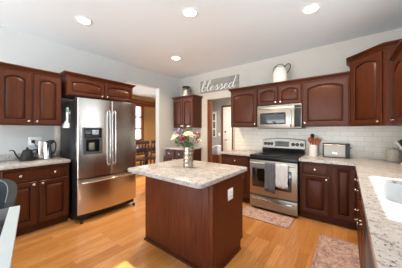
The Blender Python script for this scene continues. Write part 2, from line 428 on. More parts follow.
# tall diagonal corner cabinet
A2 = Vector((.025, 3.50)); B2 = Vector((.36, 3.17)); ang = math.atan2(B2.y - A2.y, B2.x - A2.x)
T = thing('corner_cabinet', 'tall diagonal cherry corner wall cabinet with an arched door', 'cabinet', (A2.x, A2.y, 1.396), 0, GU)
loc_ = lambda x, y: (x - A2.x, y - A2.y); LD = (B2 - A2).length
obj('cabinet_body', prism(BM(), [loc_(*p) for p in ((.025, 3.50), (.36, 3.17), (XR - .001, 3.17), (XR - .001, YW - .001), (.025, YW - .001))], 0, .93), 'cherry', T)
obj('crown', crown_bm([loc_(*p) for p in ((.025, YW - .001), (.025, 3.50), (.36, 3.17), (XR - .001, 3.17))], .93), 'cherry', T)
cd = obj('door', door_bm(.03, .015, LD - .06, .895, .045), 'cherry', T); cd.rotation_euler = (0, 0, ang)
obj('knob', knob_bm(LD - .062, .05), 'nickel', cd)
cabinet('wall_cabinet', 'cherry wall cabinet cut off by the right edge, past the corner cabinet', (.435, 3.166, 1.396), -H90, .56, .275, UH,
        [('door', .04, .55, .015, .715, [(.09, .06)], .04)], (0, 1), group=GU)
# stove wall bases
cabinet('base_cabinet', 'narrow cherry base cabinet left of the range', (-1.985, 3.215, 0), 0, .62, .585, .868,
        [('drawer', .03, .60, .69, .845, [(.315, .765)]), ('door', .03, .60, .12, .67, [(.56, .63)])], toe=.095, group=GB)
tag(obj('countertop', Bx(-2.01, -1.362, 3.18, YW - .013, .868, ZC, .006), 'granite'), 'short granite countertop left of the range', 'countertop')
cabinet('base_cabinet', 'cherry base cabinet with drawer and door right of the range', (-.585, 3.215, 0), 0, .40, .585, .868,
        [('drawer', .03, .375, .69, .845, [(.205, .765)]), ('door', .03, .375, .12, .67, [(.345, .635)])], toe=.095, group=GB)
cabinet('base_cabinet', 'cherry corner base cabinet with one tall door under the toaster', (-.184, 3.215, 0), 0, .28, .585, .868,
        [('door', .02, .262, .12, .84, [])], toe=.095, group=GB)
# right run (fronts face the room)
T = cabinet('base_cabinet', 'cherry drawer stack under the right counter, next to the corner', (.105, 3.19, 0), -H90, .75, .58, .868,
        [('drawer', .10, .735, .77, .855, [(.64, .815)]), ('drawer', .10, .735, .665, .755, [(.64, .71)]), ('drawer', .10, .735, .43, .65, [(.60, .49)]), ('drawer', .10, .735, .12, .415, [(.60, .385)])], toe=.095, group=GB)
cabinet('base_cabinet', 'cherry sink base cabinet under the right counter', (.105, 2.435, 0), -H90, .935, .58, .66,
        [('door', .012, .46, .12, .65, [(.43, .6)]), ('door', .475, .925, .12, .65, [(.505, .6)])], toe=.095, group=GB)
T = thing('dishwasher', 'black dishwasher under the right counter, nearest the camera', 'dishwasher', (.105, 1.495, 0), -H90)
obj('tub', Bx(0, .6, .02, .58, .1, .862), 'case', T); obj('door_panel', Bx(0.003, .597, -.022, .018, .11, .74, .006), 'dgrey', T)
obj('control_strip', Bx(0.003, .597, -.022, .018, .745, .86, .006), 'dgrey', T); obj('toe_panel', Bx(0.003, .597, .05, .07, 0, .098), 'matte', T)
cabinet('base_cabinet', 'cherry base cabinet below the photo edge, beyond the dishwasher', (.105, .89, 0), -H90, .9, .58, .868,
        [('drawer', .012, .888, .69, .845, [(.45, .765)]), ('door', .012, .44, .12, .67, [(.41, .63)]), ('door', .455, .888, .12, .67, [(.485, .63)])], toe=.095, group=GB)

# L shaped granite with rounded sink cutout
SX0, SX1, SY0, SY1 = .185, .60, 1.57, 2.33
def rrect(x0, x1, y0, y1, r, angs):
    cx, cy = (x0+x1)/2, (y0+y1)/2; hx, hy = (x1-x0)/2, (y1-y0)/2; o = []
    for a in angs:
        dx, dy = math.cos(a), math.sin(a); lo, hi = 0, 2
        for _ in range(40):
            m = (lo+hi)/2; qx, qy = max(abs(dx*m) - (hx-r), 0), max(abs(dy*m) - (hy-r), 0)
            inside = (math.hypot(qx, qy) <= r) and abs(dx*m) <= hx and abs(dy*m) <= hy
            lo, hi = (m, hi) if inside else (lo, m)
        o.append((cx + dx*lo, cy + dy*lo))
    return o
OX0, OX1, OY0, OY1 = .0735, XR, 1.4, 2.5
cx, cy = (SX0+SX1)/2, (SY0+SY1)/2
corner_a = [math.atan2(y-cy, x-cx) for x in (OX0, OX1) for y in (OY0, OY1)]
angs = sorted([2*PI*i/64 - PI + .001 for i in range(64)] + corner_a)
hole = rrect(SX0, SX1, SY0, SY1, .09, angs)
def ray_rect(a):
    dx, dy = math.cos(a), math.sin(a); s = []
    if abs(dx) > 1e-9: s.append(((OX1 if dx > 0 else OX0) - cx) / dx)
    if abs(dy) > 1e-9: s.append(((OY1 if dy > 0 else OY0) - cy) / dy)
    m = min(s); return (cx + dx*m, cy + dy*m)
outer = [ray_rect(a) for a in angs]
b = BM(); z0, z1 = .868, ZC
loft(b, [[(x, y, z0) for x, y in hole], [(x, y, z1-.004) for x, y in hole], [(x + (x-cx)*.012, y + (y-cy)*.008, z1) for x, y in hole], [(x, y, z1) for x, y in outer], [(x, y, z0) for x, y in outer], [(x, y, z0) for x, y in hole]], False, False)
box(b, OX0, XR, OY1, YW - .013, z0, z1); box(b, OX0, XR, -.5, OY0, z0, z1); box(b, -.589, OX0, 3.18, YW - .013, z0, z1)
tag(obj('countertop', b, 'granite'), 'long L-shaped granite countertop running from the range past the sink', 'countertop')
T = thing('sink', 'undermount stainless sink set in the right granite counter', 'sink', (cx, cy, .66))
b = BM()
def sl(s, r, z): return [(x-cx, y-cy, z-.66) for x, y in rrect(SX0+s, SX1-s, SY0+s, SY1-s, r, angs)]
loft(b, [sl(-.02, .1, .862), sl(-.02, .1, .867), sl(.004, .09, .867), sl(.006, .088, .855), sl(.012, .08, .72), sl(.022, .07, .69), sl(.06, .04, .68), sl(.17, .02, .677)], False, True)
obj('basin', b, 'sinksteel', T, rec=False)
obj('drain', lathe(BM(), [(.0, .018), (.045, .0185), (.045, .021), (.03, .021), (.026, .019), (0, .019)][::1], 20), 'chrome', T)

# ------------------------------------------------------------------ island
T = thing('island_cabinet', 'cherry kitchen island cabinet standing on the oak floor', 'kitchen island', (-1.955, 1.414, 0))
W_, D_ = .99, .60
b = BM(); box(b, 0.004, W_ - .004, .004, D_, .1, .86); box(b, 0.004, W_ - .004, .004, D_ - .055, 0, .1); obj('cabinet_body', b, 'island_wood', T)
obj('front_panel', Bx(0, W_ - .045, -.006, .004, 0, .86, .002), 'island_wood', T)
ep = obj('end_panel', prism(BM(), [(.03, 0), (D_ - .055, 0), (D_ - .055, .1), (D_, .1), (D_, .86), (.03, .86)], 0, .01), 'island_wood', T)
ep.matrix_local = Matrix(((0, 0, 1, W_ - .004), (1, 0, 0, 0), (0, 1, 0, 0), (0, 0, 0, 1)))
obj('corner_post', Bx(W_ - .045, W_ + .008, -.010, .035, 0, .86, .008, 3), 'island_wood', T)
b = BM(); box(b, -.012, W_ + .0, -.022, -.0065, 0, .028, .006); box(b, W_ + .0065, W_ + .02, -.012, D_ - .06, 0, .028, .005); obj('shoe_molding', b, 'cherry', T)
for s in (0, 1):
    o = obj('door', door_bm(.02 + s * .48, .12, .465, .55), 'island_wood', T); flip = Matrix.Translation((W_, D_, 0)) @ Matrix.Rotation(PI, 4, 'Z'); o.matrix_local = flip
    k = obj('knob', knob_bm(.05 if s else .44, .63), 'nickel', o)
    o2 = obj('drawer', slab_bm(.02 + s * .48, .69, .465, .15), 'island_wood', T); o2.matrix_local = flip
    obj('knob', knob_bm(.25 + s * .48, .765), 'nickel', o2)
ix0, ix1, iy0, iy1 = -2.018, -.933, 1.196, 2.114
def rc(x0, x1, y0, y1, r, n=5):
    o = []
    for (px_, py_, a0) in ((x1-r, y0+r, -90), (x1-r, y1-r, 0), (x0+r, y1-r, 90), (x0+r, y0+r, 180)):
        for i in range(n+1): a = R(a0 + 90*i/n); o.append((px_ + r*math.cos(a), py_ + r*math.sin(a)))
    return o
tag(obj('island_countertop', prism(BM(), rc(ix0, ix1, iy0, iy1, .035), .86, .8975, .008, 3), 'granite'), 'cream granite island top overhanging the near side, under the vase', 'countertop')
def outlet_plate(T, w, h, n, holes='v'):
    """plate lies in local XZ, front towards -Y"""
    obj('plate', Bx(-w/2, w/2, -.006, 0, -h/2, h/2, .003), 'plastic', T)
    for i in range(n):
        x = (i - (n-1)/2) * w / n
        for s in (-1, 1):
            r_ = obj('receptacle', Bx(x - .016, x + .016, -.009, -.005, s*.02 - .014, s*.02 + .014, .004), 'plastic', T)
            for q in (-1, 1): obj('slot', Bx(x + q*.006 - .001, x + q*.006 + .001, -.0095, -.0085, s*.02 - .004, s*.02 + .006), 'matte', r_)
T = thing('outlet', 'white power outlet on the dark end panel of the island', 'outlet', (-.958, 1.725, .677), H90); outlet_plate(T, .105, .115, 1)

# ------------------------------------------------------------------ refrigerator
FX, FY = -3.0, 1.035; FW = .93
T = thing('refrigerator', 'stainless french door refrigerator with bottom freezer and black sides', 'refrigerator', (FX, FY, 0), H90)
obj('case', Bx(.004, FW - .004, .07, .74, .045, 1.775, .006), 'case', T)
obj('base_grille', Bx(.02, FW - .02, .05, .068, .05, .125), 'matte', T)
def bulge(x): return -.042 * (1 - (2*x/FW - 1) ** 2)
def door_panel(x0, x1, z0, z1, n=20, holes=None, zs=None):
    bm = BM(); zs = zs or [z0, z1]
    us = sorted(set([i / n for i in range(n+1)] + ([holes[0], holes[1]] if holes else [])))
    X = lambda u: x0 + (x1-x0)*u
    e = .012
    def y(u):
        d = min(u, 1-u) * (x1-x0)
        r = 0 if d > e else (e - math.sqrt(max(0, e*e - (e-d)**2)))
        return bulge(X(u)) + r
    us = sorted(set(us + [e/(x1-x0)*k/4 for k in range(5)] + [1 - e/(x1-x0)*k/4 for k in range(5)]))
    fr = [[bm.verts.new((X(u), y(u), z)) for u in us] for z in zs]
    bk = [[bm.verts.new((X(u), .06, z)) for u in us] for z in zs]
    for j in range(len(zs)-1):
        for i in range(len(us)-1):
            h = holes and j == 1 and us[i] >= holes[0]-1e-6 and us[i+1] <= holes[1]+1e-6
            if not h: bm.faces.new((fr[j][i], fr[j][i+1], fr[j+1][i+1], fr[j+1][i]))
            bm.faces.new((bk[j][i], bk[j+1][i], bk[j+1][i+1], bk[j][i+1]))
        for i in (0, len(us)-1): bm.faces.new((fr[j][i], fr[j+1][i], bk[j+1][i], bk[j][i]))
    for j in (0, len(zs)-1):
        for i in range(len(us)-1): bm.faces.new((fr[j][i], bk[j][i], bk[j][i+1], fr[j][i+1]))
    return bm
HS = FW / 2
dx0, dx1, dz0, dz1 = .055, .325, .985, 1.375          # dispenser frame
cxa, cxb, cza, czb = .095, .285, 1.02, 1.20
L_ = HS - .003
dl = obj('door', door_panel(0, L_, .645, 1.796, 14, (cxa / L_, cxb / L_), [.645, cza, czb, 1.796]), 'steel', T)
dr = obj('door', door_panel(HS + .003, FW, .645, 1.796), 'steel', T)
fz = obj('freezer_drawer', door_panel(0, FW, .13, .632, 20), 'steel', T)
def handle(bm, pts, r=.0105): tube(bm, spline(pts, 8), r, 10)
for d, x in ((dl, HS - .045), (dr, HS + .045)):
    b = BM(); handle(b, [(x, -.035, .79), (x, -.072, .81), (x, -.088, .90), (x, -.092, 1.22), (x, -.088, 1.55), (x, -.072, 1.62), (x, -.035, 1.64)]); obj('handle', b, 'chrome', d)
b = BM(); handle(b, [(.05, -.005, .575), (.07, -.045, .578), (.18, -.078, .585), (FW/2, -.095, .59), (FW-.18, -.078, .585), (FW-.07, -.045, .578), (FW-.05, -.005, .575)]); obj('handle', b, 'chrome', fz)
Dp = thing('x', '', ''); C.objects.unlink(Dp); bpy.data.objects.remove(Dp)
b = BM()
yf = -.040
for q in ((dx0, cxa, dz0, dz1), (cxb, dx1, dz0, dz1), (cxa, cxb, dz0, cza), (cxa, cxb, czb, dz1)): box(b, q[0], q[1], yf, .002, q[2], q[3], .003, 1)
dsp = obj('dispenser', b, 'dgrey', dl)
b = BM()
box(b, cxa, cxb, .045, .05, cza, czb); box(b, cxa, cxa+.004, yf+.004, .045, cza, czb); box(b, cxb-.004, cxb, yf+.004, .045, cza, czb); box(b, cxa, cxb, yf+.004, .045, czb-.004, czb); box(b, cxa, cxb, yf+.004, .045, cza, cza+.004)
obj('niche', b, 'matte', dl)
obj('water_paddle', Bx(.15, .235, .005, .022, 1.035, 1.15, .01, 3), 'galv', dl)
obj('control_panel', Bx(.075, .305, yf-.004, yf-.0005, 1.225, 1.36, .002), 'display', dl)
obj('control_label', Bx(.175, .265, yf-.0055, yf-.0042, 1.27, 1.34, .001), 'navy', dl)
for i in range(4):
    for j in range(2):
        xx = .09 + (i % 2) * .038 + (i // 2) * .16
        if xx < .31: obj('button', lathe(BM(), [(0, 0), (.009, 0), (.009, .003), (0, .004)], 10, (xx if i < 2 else xx - .018, yf-.0042, 1.255 + j*.065), Matrix.Rotation(PI/2, 3, 'X')), 'dgrey', dl)
for x in (.04, FW - .04): obj('hinge_cover', Bx(x-.035, x+.035, .03, .14, 1.777, 1.805, .006), 'dgrey', T)
for x in (.05, FW - .05):
    obj('caster_wheel', lathe(BM(), [(0, -.012), (.024, -.012), (.026, -.008), (.026, .008), (.024, .012), (0, .012)], 16, (x, .0, .028), Matrix.Rotation(PI/2, 3, 'Y')), 'rubber', T)
    obj('leg', lathe(BM(), [(.015, 0), (.015, .05)], 10, (x, .68, 0)), 'rubber', T)
obj('badge', Bx(FW-.16, FW-.09, -.0265, -.012, 1.69, 1.70), 'chrome', dr)
# things held to the refrigerator side (it faces -Y, plane Y = FY+.004)
ys_ = FY + .0035
T = thing('magnet_clip', 'white magnetic pocket low on the black refrigerator side', 'magnet', (-3.42, ys_, 1.40))
obj('pocket', Bx(-.11, .11, -.03, 0, -.03, .045, .005), 'plastic', T); obj('paper', Bx(-.075, .085, -.022, -.012, .03, .075), 'note', T)
T = thing('note', 'narrow printed note high on the black refrigerator side', 'note', (-3.42, ys_, 1.575))
obj('sheet', Bx(-.055, .045, -.002, 0, -.12, .11), 'note', T); obj('picture', Bx(-.045, .035, -.003, -.0021, .04, .10), 'notegreen', T)
obj('magnet', lathe(BM(), [(.016, 0), (.016, .006), (0, .008)], 12, (-.01, -.003, .1), Matrix.Rotation(PI/2, 3, 'X')), 'notegreen', T)
T = thing('magnet', 'small dark strip magnet beside the note on the refrigerator side', 'magnet', (-3.29, ys_, 1.55)); obj('strip', Bx(-.02, .02, -.008, 0, -.08, .08, .004), 'dgrey', T); obj('tab', Bx(-.015, .015, -.010, -.008, .03, .06, .001), 'plastic', T)

# ------------------------------------------------------------------ range
RX, RY, RW = -1.353, 3.125, .761
T = thing('range', 'stainless electric range with black glass cooktop between the base cabinets', 'stove', (RX, RY, 0))
obj('body', Bx(.004, RW-.004, .035, .66, .04, .895), 'case', T)
b = BM(); box(b, 0, RW, .0, .61, .896, .918, .008); obj('cooktop', b, 'cookglass', T)
obj('front_lip', Bx(.002, RW-.002, .006, .034, .838, .895, .004), 'cookglass', T)
ct = T.children[-2]
for x, y, r in ((.2, .17, .105), (.56, .17, .085), (.2, .45, .085), (.56, .45, .105)):
    obj('burner_ring', lathe(BM(), [(r-.006, .9182), (r, .9182), (r, .9188), (r-.006, .9188), (r-.006, .9182)], 32, (x, y, 0)), 'dgrey', T)
od = obj('oven_door', Bx(.003, RW-.003, -.004, .034, .252, .832, .008), 'steel_h', T)
obj('window', Bx(.055, RW-.085, -.0065, -.003, .385, .70, .012, 3), 'pane_dark', od)
b = BM(); tube(b, spline([(.03, -.055, .792), (RW/2, -.064, .794), (RW-.03, -.055, .792)], 8), .013, 10)
for x in (.05, RW-.05): box(b, x-.012, x+.012, -.055, 0, .782, .804, .003)
obj('handle', b, 'steel', od)
dw = obj('drawer', Bx(.003, RW-.003, -.004, .034, .035, .238, .008), 'steel_h', T)
b = BM(); tube(b, spline([(.04, -.01, .195), (.10, -.036, .192), (RW/2, -.045, .186), (RW-.10, -.036, .192), (RW-.04, -.01, .195)], 8), .012, 10); obj('handle', b, 'chrome', dw)
obj('badge', Bx(RW/2-.03, RW/2+.03, -.0055, -.0035, .345, .36), 'chrome', od)
for x in (.06, RW-.06):
    for y in (.08, .6): obj('leg', lathe(BM(), [(.018, 0), (.018, .04)], 10, (x, y, 0)), 'rubber', T)
b = BM(); prof = [(.60, .918), (.592, .985), (.63, 1.0), (.672, 1.0), (.672, .918)]
loft(b, [[(x, y, z) for y, z in prof] for x in (.01, RW-.01)]); obj('back_riser', b, 'cookglass', T)
b = BM(); loops = []
for i in range(13):
    u = i/12; zt = 1.155 + .03 * (1 - (2*u-1)**2)
    loops.append([(.004 + u*(RW-.008), y, z) for y, z in ((.606, .995), (.60, 1.0), (.632, zt-.008), (.642, zt), (.672, zt), (.672, .995))])
loft(b, loops); bgd = obj('backguard', b, 'steel_h', T)
sl_ = math.atan2(.032, .165); rotk = Matrix.Rotation(PI/2 - sl_, 3, 'X')
for x in (.065, .125, .185, RW-.195, RW-.125, RW-.055):
    k = obj('control_knob', lathe(BM(), [(.031, -.002), (.031, .006), (.025, .008), (.022, .026), (.0, .028)], 16, (x, .612, 1.075), rotk), 'black', bgd)
    obj('knob_pointer', Bx(x-.002, x+.002, .585, .588, 1.075, 1.092), 'plastic', k)
def panel_on(bm, x0, x1, z0, z1, off):
    yy = lambda z: .60 + (z-1.0) * .032/.165 - off
    vs = [[(x, yy(z) + d, z) for x, z in ((x0, z0), (x1, z0), (x1, z1), (x0, z1))] for d in (.008, 0)]
    loft(bm, vs); return bm
dpl = obj('display', panel_on(BM(), .25, .50, 1.03, 1.125, .004), 'display', bgd)
obj('clock_window', panel_on(BM(), .33, .42, 1.085, 1.115, .006), 'dgrey', dpl)
for i in range(8): obj('touch_button', panel_on(BM(), .262+i*.029, .28+i*.029, 1.045, 1.065, .006), 'dgrey', dpl)
# towels over the oven door handle
def towel(name, label, x0, x1, zb, zback, mat, ph):
    bm = BM(); y0 = RY - .062; zc = .795; rr = .018
    path = [(y0 + rr + .004, zback), (y0 + rr + .002, (zback + zc)/2)]
    for i in range(9):
        a = PI * i / 8; path.append((y0 + rr*math.cos(a), zc + rr*math.sin(a)))
    for i in range(1, 9): path.append((y0 - rr - .004*i/8, zc - (zc - zb)*i/8))
    n = 18; rows = []
    for j, (y, z) in enumerate(path):
        s = max(0, (j - 8) / (len(path) - 9)); row = []
        for i in range(n+1):
            u = i/n; x = x0 + (x1-x0)*u; fall = s * (.007*math.sin(u*13+ph) + .005*math.sin(u*29+ph*2)); fall = min(fall, .006)
            row.append(bm.verts.new((x + s*.004*math.sin(z*40+ph), y + fall - .006*s, z + .006*s*math.sin(u*5+ph))))
        rows.append(row)
    for a, c in zip(rows, rows[1:]):
        for i in range(n): bm.faces.new((a[i], a[i+1], c[i+1], c[i]))
    o = obj(name, bm, mat, None, 60, rec=False); m = o.modifiers.new('thickness', 'SOLIDIFY'); m.thickness = .005; m.offset = 0
    return tag(o, label, 'towel', 'towels on the oven handle')
towel('dish_towel', 'grey dish towel hanging over the oven handle', RX + .29, RX + .455, .35, .55, 'towel_grey', .4)
towel('dish_towel', 'white dish towel hanging over the oven handle', RX + .462, RX + .64, .45, .58, 'towel_white', 1.9)

# ------------------------------------------------------------------ microwave
T = thing('microwave', 'stainless over-the-range microwave under the short wall cabinet', 'microwave', (-1.338, 3.44, 1.364))
mw, mh = .742, .414
obj('body', Bx(0, mw, .03, .388, 0, mh, .004), 'case', T)
obj('vent_strip', Bx(0, mw-.11, 0, .03, mh-.07, mh, .004), 'steel_h', T)
b = BM(); 
for i in range(16): box(b, .03 + i*.036, .056 + i*.036, -.001, .002, mh-.020, mh-.014)
obj('vent_slots', b, 'matte', T)
md = obj('door', Bx(0, mw-.112, -.004, .029, .004, mh-.073, .006), 'steel_h', T)
obj('window', Bx(.06, .50, -.0065, -.003, .075, mh-.135, .02, 4), 'mwpane', md)
b = BM(); x = .585
tube(b, spline([(x, -.006, .035), (x, -.035, .06), (x, -.042, .17), (x, -.035, mh-.13), (x, -.006, mh-.105)], 8), .010, 10); obj('handle', b, 'steel', md)
cp = obj('control_panel', Bx(mw-.11, mw, -.004, .029, .004, mh, .004), 'steel_h', T)
obj('keypad', Bx(mw-.104, mw-.008, -.006, -.003, .03, mh-.075, .003), 'matte', cp)
obj('display', Bx(mw-.104, mw-.008, -.006, -.003, mh-.068, mh-.025, .003), 'matte', cp)
for i in range(3):
    for j in range(6): obj('key', Bx(mw-.086+i*.024, mw-.068+i*.024, -.0072, -.0058, .05+j*.042, .058+j*.042, .001), 'case', cp)

# ------------------------------------------------------------------ ceiling lamps
def downlight(x, y, label, watt=LAMP_W):
    T = thing('recessed_light', label, 'ceiling light', (x, y, HC), 0, 'recessed ceiling lights')
    obj('trim_ring', lathe(BM(), [(.074, 0), (.074, -.004), (.098, -.006), (.104, -.003), (.104, 0)], 32), 'white', T)
    obj('diffuser', lathe(BM(), [(0, -.0005), (.074, -.0005), (.074, -.003), (0, -.003)], 32), 'bulb', T)
    ld = bpy.data.lights.new('lamp_glow', 'AREA'); ld.shape = 'DISK'; ld.size = .13; ld.energy = watt; ld.spread = R(142); ld.color = LAMP_COL if watt < 50 else (1, .88, .74)
    lo = bpy.data.objects.new('lamp_glow', ld); C.objects.link(lo); lo.parent = T; lo.location = (0, 0, -.012)
downlight(-2.737, 1.018, 'leftmost recessed ceiling light, nearest the refrigerator')
downlight(-1.525, 1.744, 'recessed ceiling light above the island, top middle of the photo', 7)
downlight(-.346, 2.575, 'rightmost recessed ceiling light, nearest the corner cabinet', 20)
downlight(-2.714, 2.678, 'farthest and lowest looking recessed ceiling light, near the small corner cabinet', 24)

downlight(-2.35, 4.9, 'added fill light for the hall beyond the doorway, hidden by the lintel', 55)  # unseen lamp added to lighten the hall
downlight(-4.6, 4.2, 'added fill light for the dining room, hidden by the header', 110)  # unseen lamp added to lighten the dining room
# ------------------------------------------------------------------ sign with script lettering
SX, SXE, SZ0, SZ1 = -2.985, -1.905, 2.27, 2.575
T = thing('wall_sign', 'grey wooden sign reading blessed in white script over the doorway', 'sign', ((SX+SXE)/2, YW, (SZ0+SZ1)/2))
sw, sh = (SXE-SX), (SZ1-SZ0)
obj('board', Bx(-sw/2, sw/2, -.02, -.0005, -sh/2, sh/2, .003), 'board', T)
GL = {
 'b': ([(0, .3), (.25, .9), (.5, 1.9), (.42, 2.3), (.25, 2.0), (.14, 1.2), (.12, .35), (.3, 0), (.58, .15), (.68, .6), (.52, .95), (.62, .78), (.95, .8)], .85),
 'l': ([(0, .7), (.22, 1.1), (.48, 1.95), (.38, 2.3), (.2, 1.9), (.1, .9), (.16, .2), (.34, 0), (.55, .2), (.65, .4)], .62),
 'e': ([(0, .38), (.28, .5), (.46, .78), (.3, 1.0), (.1, .75), (.08, .3), (.28, 0), (.52, .12), (.7, .4)], .68),
 's': ([(0, .38), (.2, .75), (.36, 1.1), (.38, .8), (.5, .4), (.38, .03), (.16, .06), (.3, .0), (.5, .08), (.72, .4)], .7),
 'd': ([(.5, .85), (.32, 1.0), (.1, .72), (.08, .25), (.26, 0), (.48, .25), (.62, 1.0), (.78, 2.25), (.66, 1.2), (.62, .3), (.74, 0), (.98, .3)], .98)}
bm = BM(); x = 0; S = .110
tot = sum(GL[c][1] for c in 'blessed'); k = .97 / tot
for n_, ch in enumerate('blessed'):
    pts, adv = GL[ch]
    P = spline([((x + p[0]) * k - .485 + .028 * (p[1] - 1), -.024, p[1] * S - .115) for p in pts], 7)
    w_ = []
    for i, p in enumerate(P):
        d = P[min(i+1, len(P)-1)] - P[max(i-1, 0)]
        w_.append(.005 + .005 * max(0, -d.z / (d.length + 1e-6)))
    tube(bm, P, w_, 6); x += adv
obj('lettering', bm, 'plastic', T)

# ------------------------------------------------------------------ things on top of the cabinets
T = thing('milk_can', 'galvanised milk can with dark rim on the far corner wall cabinet', 'milk can', (-3.32, 3.64, 2.194)); T.scale = (1.1, 1.1, 1.15)
obj('body', lathe(BM(), [(0, 0), (.098, 0), (.102, .01), (.1, .135), (.092, .16), (.07, .18), (.064, .20)], 24), 'galv', T)
obj('lid', lathe(BM(), [(.066, .195), (.086, .208), (.094, .232), (.088, .236), (.06, .22), (0, .218)], 24), 'matte', T)
for s in (-1, 1): obj('handle', tube(BM(), spline([(s*.098, 0, .12), (s*.128, 0, .14), (s*.125, 0, .18), (s*.085, 0, .2)], 6), .006, 8), 'dgrey', T)
T = thing('enamel_pitcher', 'white enamel pitcher with dark rim and handle above the microwave', 'pitcher', (-.985, 3.63, 2.19), 0); T.scale = (.95, .95, .93)
obj('body', lathe(BM(), [(0, 0), (.124, 0), (.130, .008), (.130, .20), (.118, .25), (.09, .29), (.078, .315)], 28), 'enamel', T)
obj('rim', lathe(BM(), [(.078, .312), (.088, .318), (.085, .328), (.07, .345), (.03, .358), (0, .360)], 28), 'enamel', T)
obj('rim_edge', tube(BM(), [(.084*math.cos(a), .084*math.sin(a), .32) for a in [2*PI*i/28 for i in range(29)]], .006, 8), 'matte', T)
obj('handle', tube(BM(), spline([(.08, -.01, .31), (.14, -.02, .352), (.185, -.03, .335), (.19, -.03, .27), (.16, -.02, .215), (.128, 0, .185)], 8), .0085, 8), 'matte', T)
obj('bail', tube(BM(), spline([(-.128, 0, .22), (-.122, -.02, .27), (-.09, -.03, .33), (-.02, -.03, .372), (.05, -.03, .36), (.085, -.02, .315)], 8), .006, 8), 'matte', T)

# ------------------------------------------------------------------ left counter things
T = thing('kettle', 'matte black gooseneck kettle on the left granite counter', 'kettle', (-3.58, .606, ZC), .25 + H90); T.scale = (.86, .86, .88)
obj('body', lathe(BM(), [(0, .02), (.098, .02), (.1, .028), (.078, .10), (.062, .15), (.056, .16)], 24), 'matte', T)
obj('heating_base', lathe(BM(), [(0, 0), (.1, 0), (.105, .006), (.1, .018), (0, .019)], 24), 'matte', T)
ld = obj('lid', lathe(BM(), [(.057, .158), (.06, .166), (.03, .178), (.01, .182), (0, .182)], 24), 'matte', T)
obj('knob', lathe(BM(), [(.008, .18), (.012, .19), (.018, .2), (.016, .21), (0, .212)], 14), 'matte', ld)
obj('spout', tube(BM(), spline([(-.08, 0, .05), (-.12, 0, .06), (-.15, 0, .12), (-.17, 0, .17), (-.205, 0, .182), (-.225, 0, .172)], 7), [.013 - .0002*i for i in range(36)], 10), 'matte', T)
obj('handle', tube(BM(), spline([(.058, 0, .145), (.10, 0, .165), (.135, 0, .155), (.14, 0, .11), (.11, 0, .07)], 7), .010, 10), 'matte', T)
T = thing('coffee_press', 'chrome coffee press with black handle beside the kettle', 'coffee press', (-3.56, .825, ZC), H90 - .3); T.scale = (.85, .85, 1.2)
obj('body', lathe(BM(), [(0, 0), (.07, 0), (.074, .008), (.066, .02), (.06, .10), (.056, .19), (.06, .2)], 24), 'chrome', T)
obj('column', Bx(-.115, -.06, -.03, .045, 0.0, .225, .008), 'steel', T)
obj('foot', Bx(-.12, .08, -.06, .06, 0, .012, .005), 'dgrey', T)
obj('lid', lathe(BM(), [(.061, .198), (.062, .206), (.03, .222), (0, .226)], 24), 'chrome', T)
obj('handle', tube(BM(), spline([(.058, 0, .185), (.085, 0, .21), (.115, 0, .2), (.12, 0, .14), (.105, 0, .09), (.075, 0, .06)], 7), .011, 10), 'matte', T)
obj('lever', Bx(.02, .105, -.015, .015, .205, .235, .008), 'matte', T)
T = thing('outlet', 'white double power outlet on the left wall behind the kettle', 'outlet', (XL, .735, 1.17), H90); outlet_plate(T, .17, .125, 2)
T = thing('plug_cord', 'black plug and cord hanging from the outlet behind the kettle', 'power cord', (XL + .0095, .70, 1.155))
obj('plug', Bx(0, .035, -.018, .018, -.014, .03, .006), 'matte', T)
obj('cord', tube(BM(), spline([(.03, 0, 0), (.055, .03, -.06), (.07, .06, -.11), (.06, .02, -.15), (.075, -.02, -.19), (.09, .03, -.235), (.13, .05, -.243)], 7), .005, 8), 'matte', T)
T = thing('cord', 'thin black cord looping beside the coffee press near the refrigerator', 'power cord', (-3.62, .93, ZC + .005))
obj('wire', tube(BM(), spline([(-.1, 0, .0), (-.04, .02, .06), (0, .03, .085), (.05, .01, .04), (.06, -.04, 0), (.02, -.08, 0)], 7), .0035, 8), 'matte', T)

# ------------------------------------------------------------------ right counter things
T = thing('utensil_crock', 'white ceramic crock of cooking utensils on the counter right of the range', 'crock', (-.462, 3.66, ZC))
obj('pot', lathe(BM(), [(0, 0), (.062, 0), (.066, .006), (.068, .178), (.071, .186), (.066, .188), (.061, .182), (.058, .02), (0, .018)], 24), 'ceramic', T)
def spoon(label, lean, az, ln, mat, kind, name):
    T = thing(name, label, 'utensil', (-.462, 3.66, ZC + .022), az, 'utensils in the crock')
    d = Vector((math.sin(lean), 0, math.cos(lean))); p = Vector((0, 0, 0)) - d * 0 + Vector((-.02*math.sin(lean), 0, 0))
    obj('handle', tube(BM(), [p, p + d*ln*.45, p + d*ln*.78], [.006, .006, .008], 8), mat, T)
    c = p + d * ln * .86; rot = Matrix.Rotation(lean, 4, 'Y')
    bm = BM()
    if kind == 'spoon': bmesh.ops.create_uvsphere(bm, u_segments=14, v_segments=10, radius=1, matrix=Matrix.Translation(c) @ rot @ Matrix.Diagonal((.032, .012, .052, 1)))
    elif kind == 'slotted':
        bmesh.ops.create_cube(bm, size=1, matrix=Matrix.Translation(c) @ rot @ Matrix.Diagonal((.062, .006, .095, 1)))
        bmesh.ops.bevel(bm, geom=list(bm.edges), offset=.0025, segments=2, affect='EDGES')
    else:
        bmesh.ops.create_uvsphere(bm, u_segments=14, v_segments=10, radius=1, matrix=Matrix.Translation(c) @ rot @ Matrix.Diagonal((.030, .03, .034, 1)))
    obj('head', bm, mat, T)
spoon('wooden spoon leaning left in the white crock', -.20, 0, .285, 'spoon', 'spoon', 'wooden_spoon')
spoon('upright wooden spoon in the middle of the white crock', -.07, .5, .30, 'spoon', 'spoon', 'wooden_spoon')
spoon('wooden spoon leaning right in the white crock', .24, .2, .28, 'spoon', 'spoon', 'wooden_spoon')
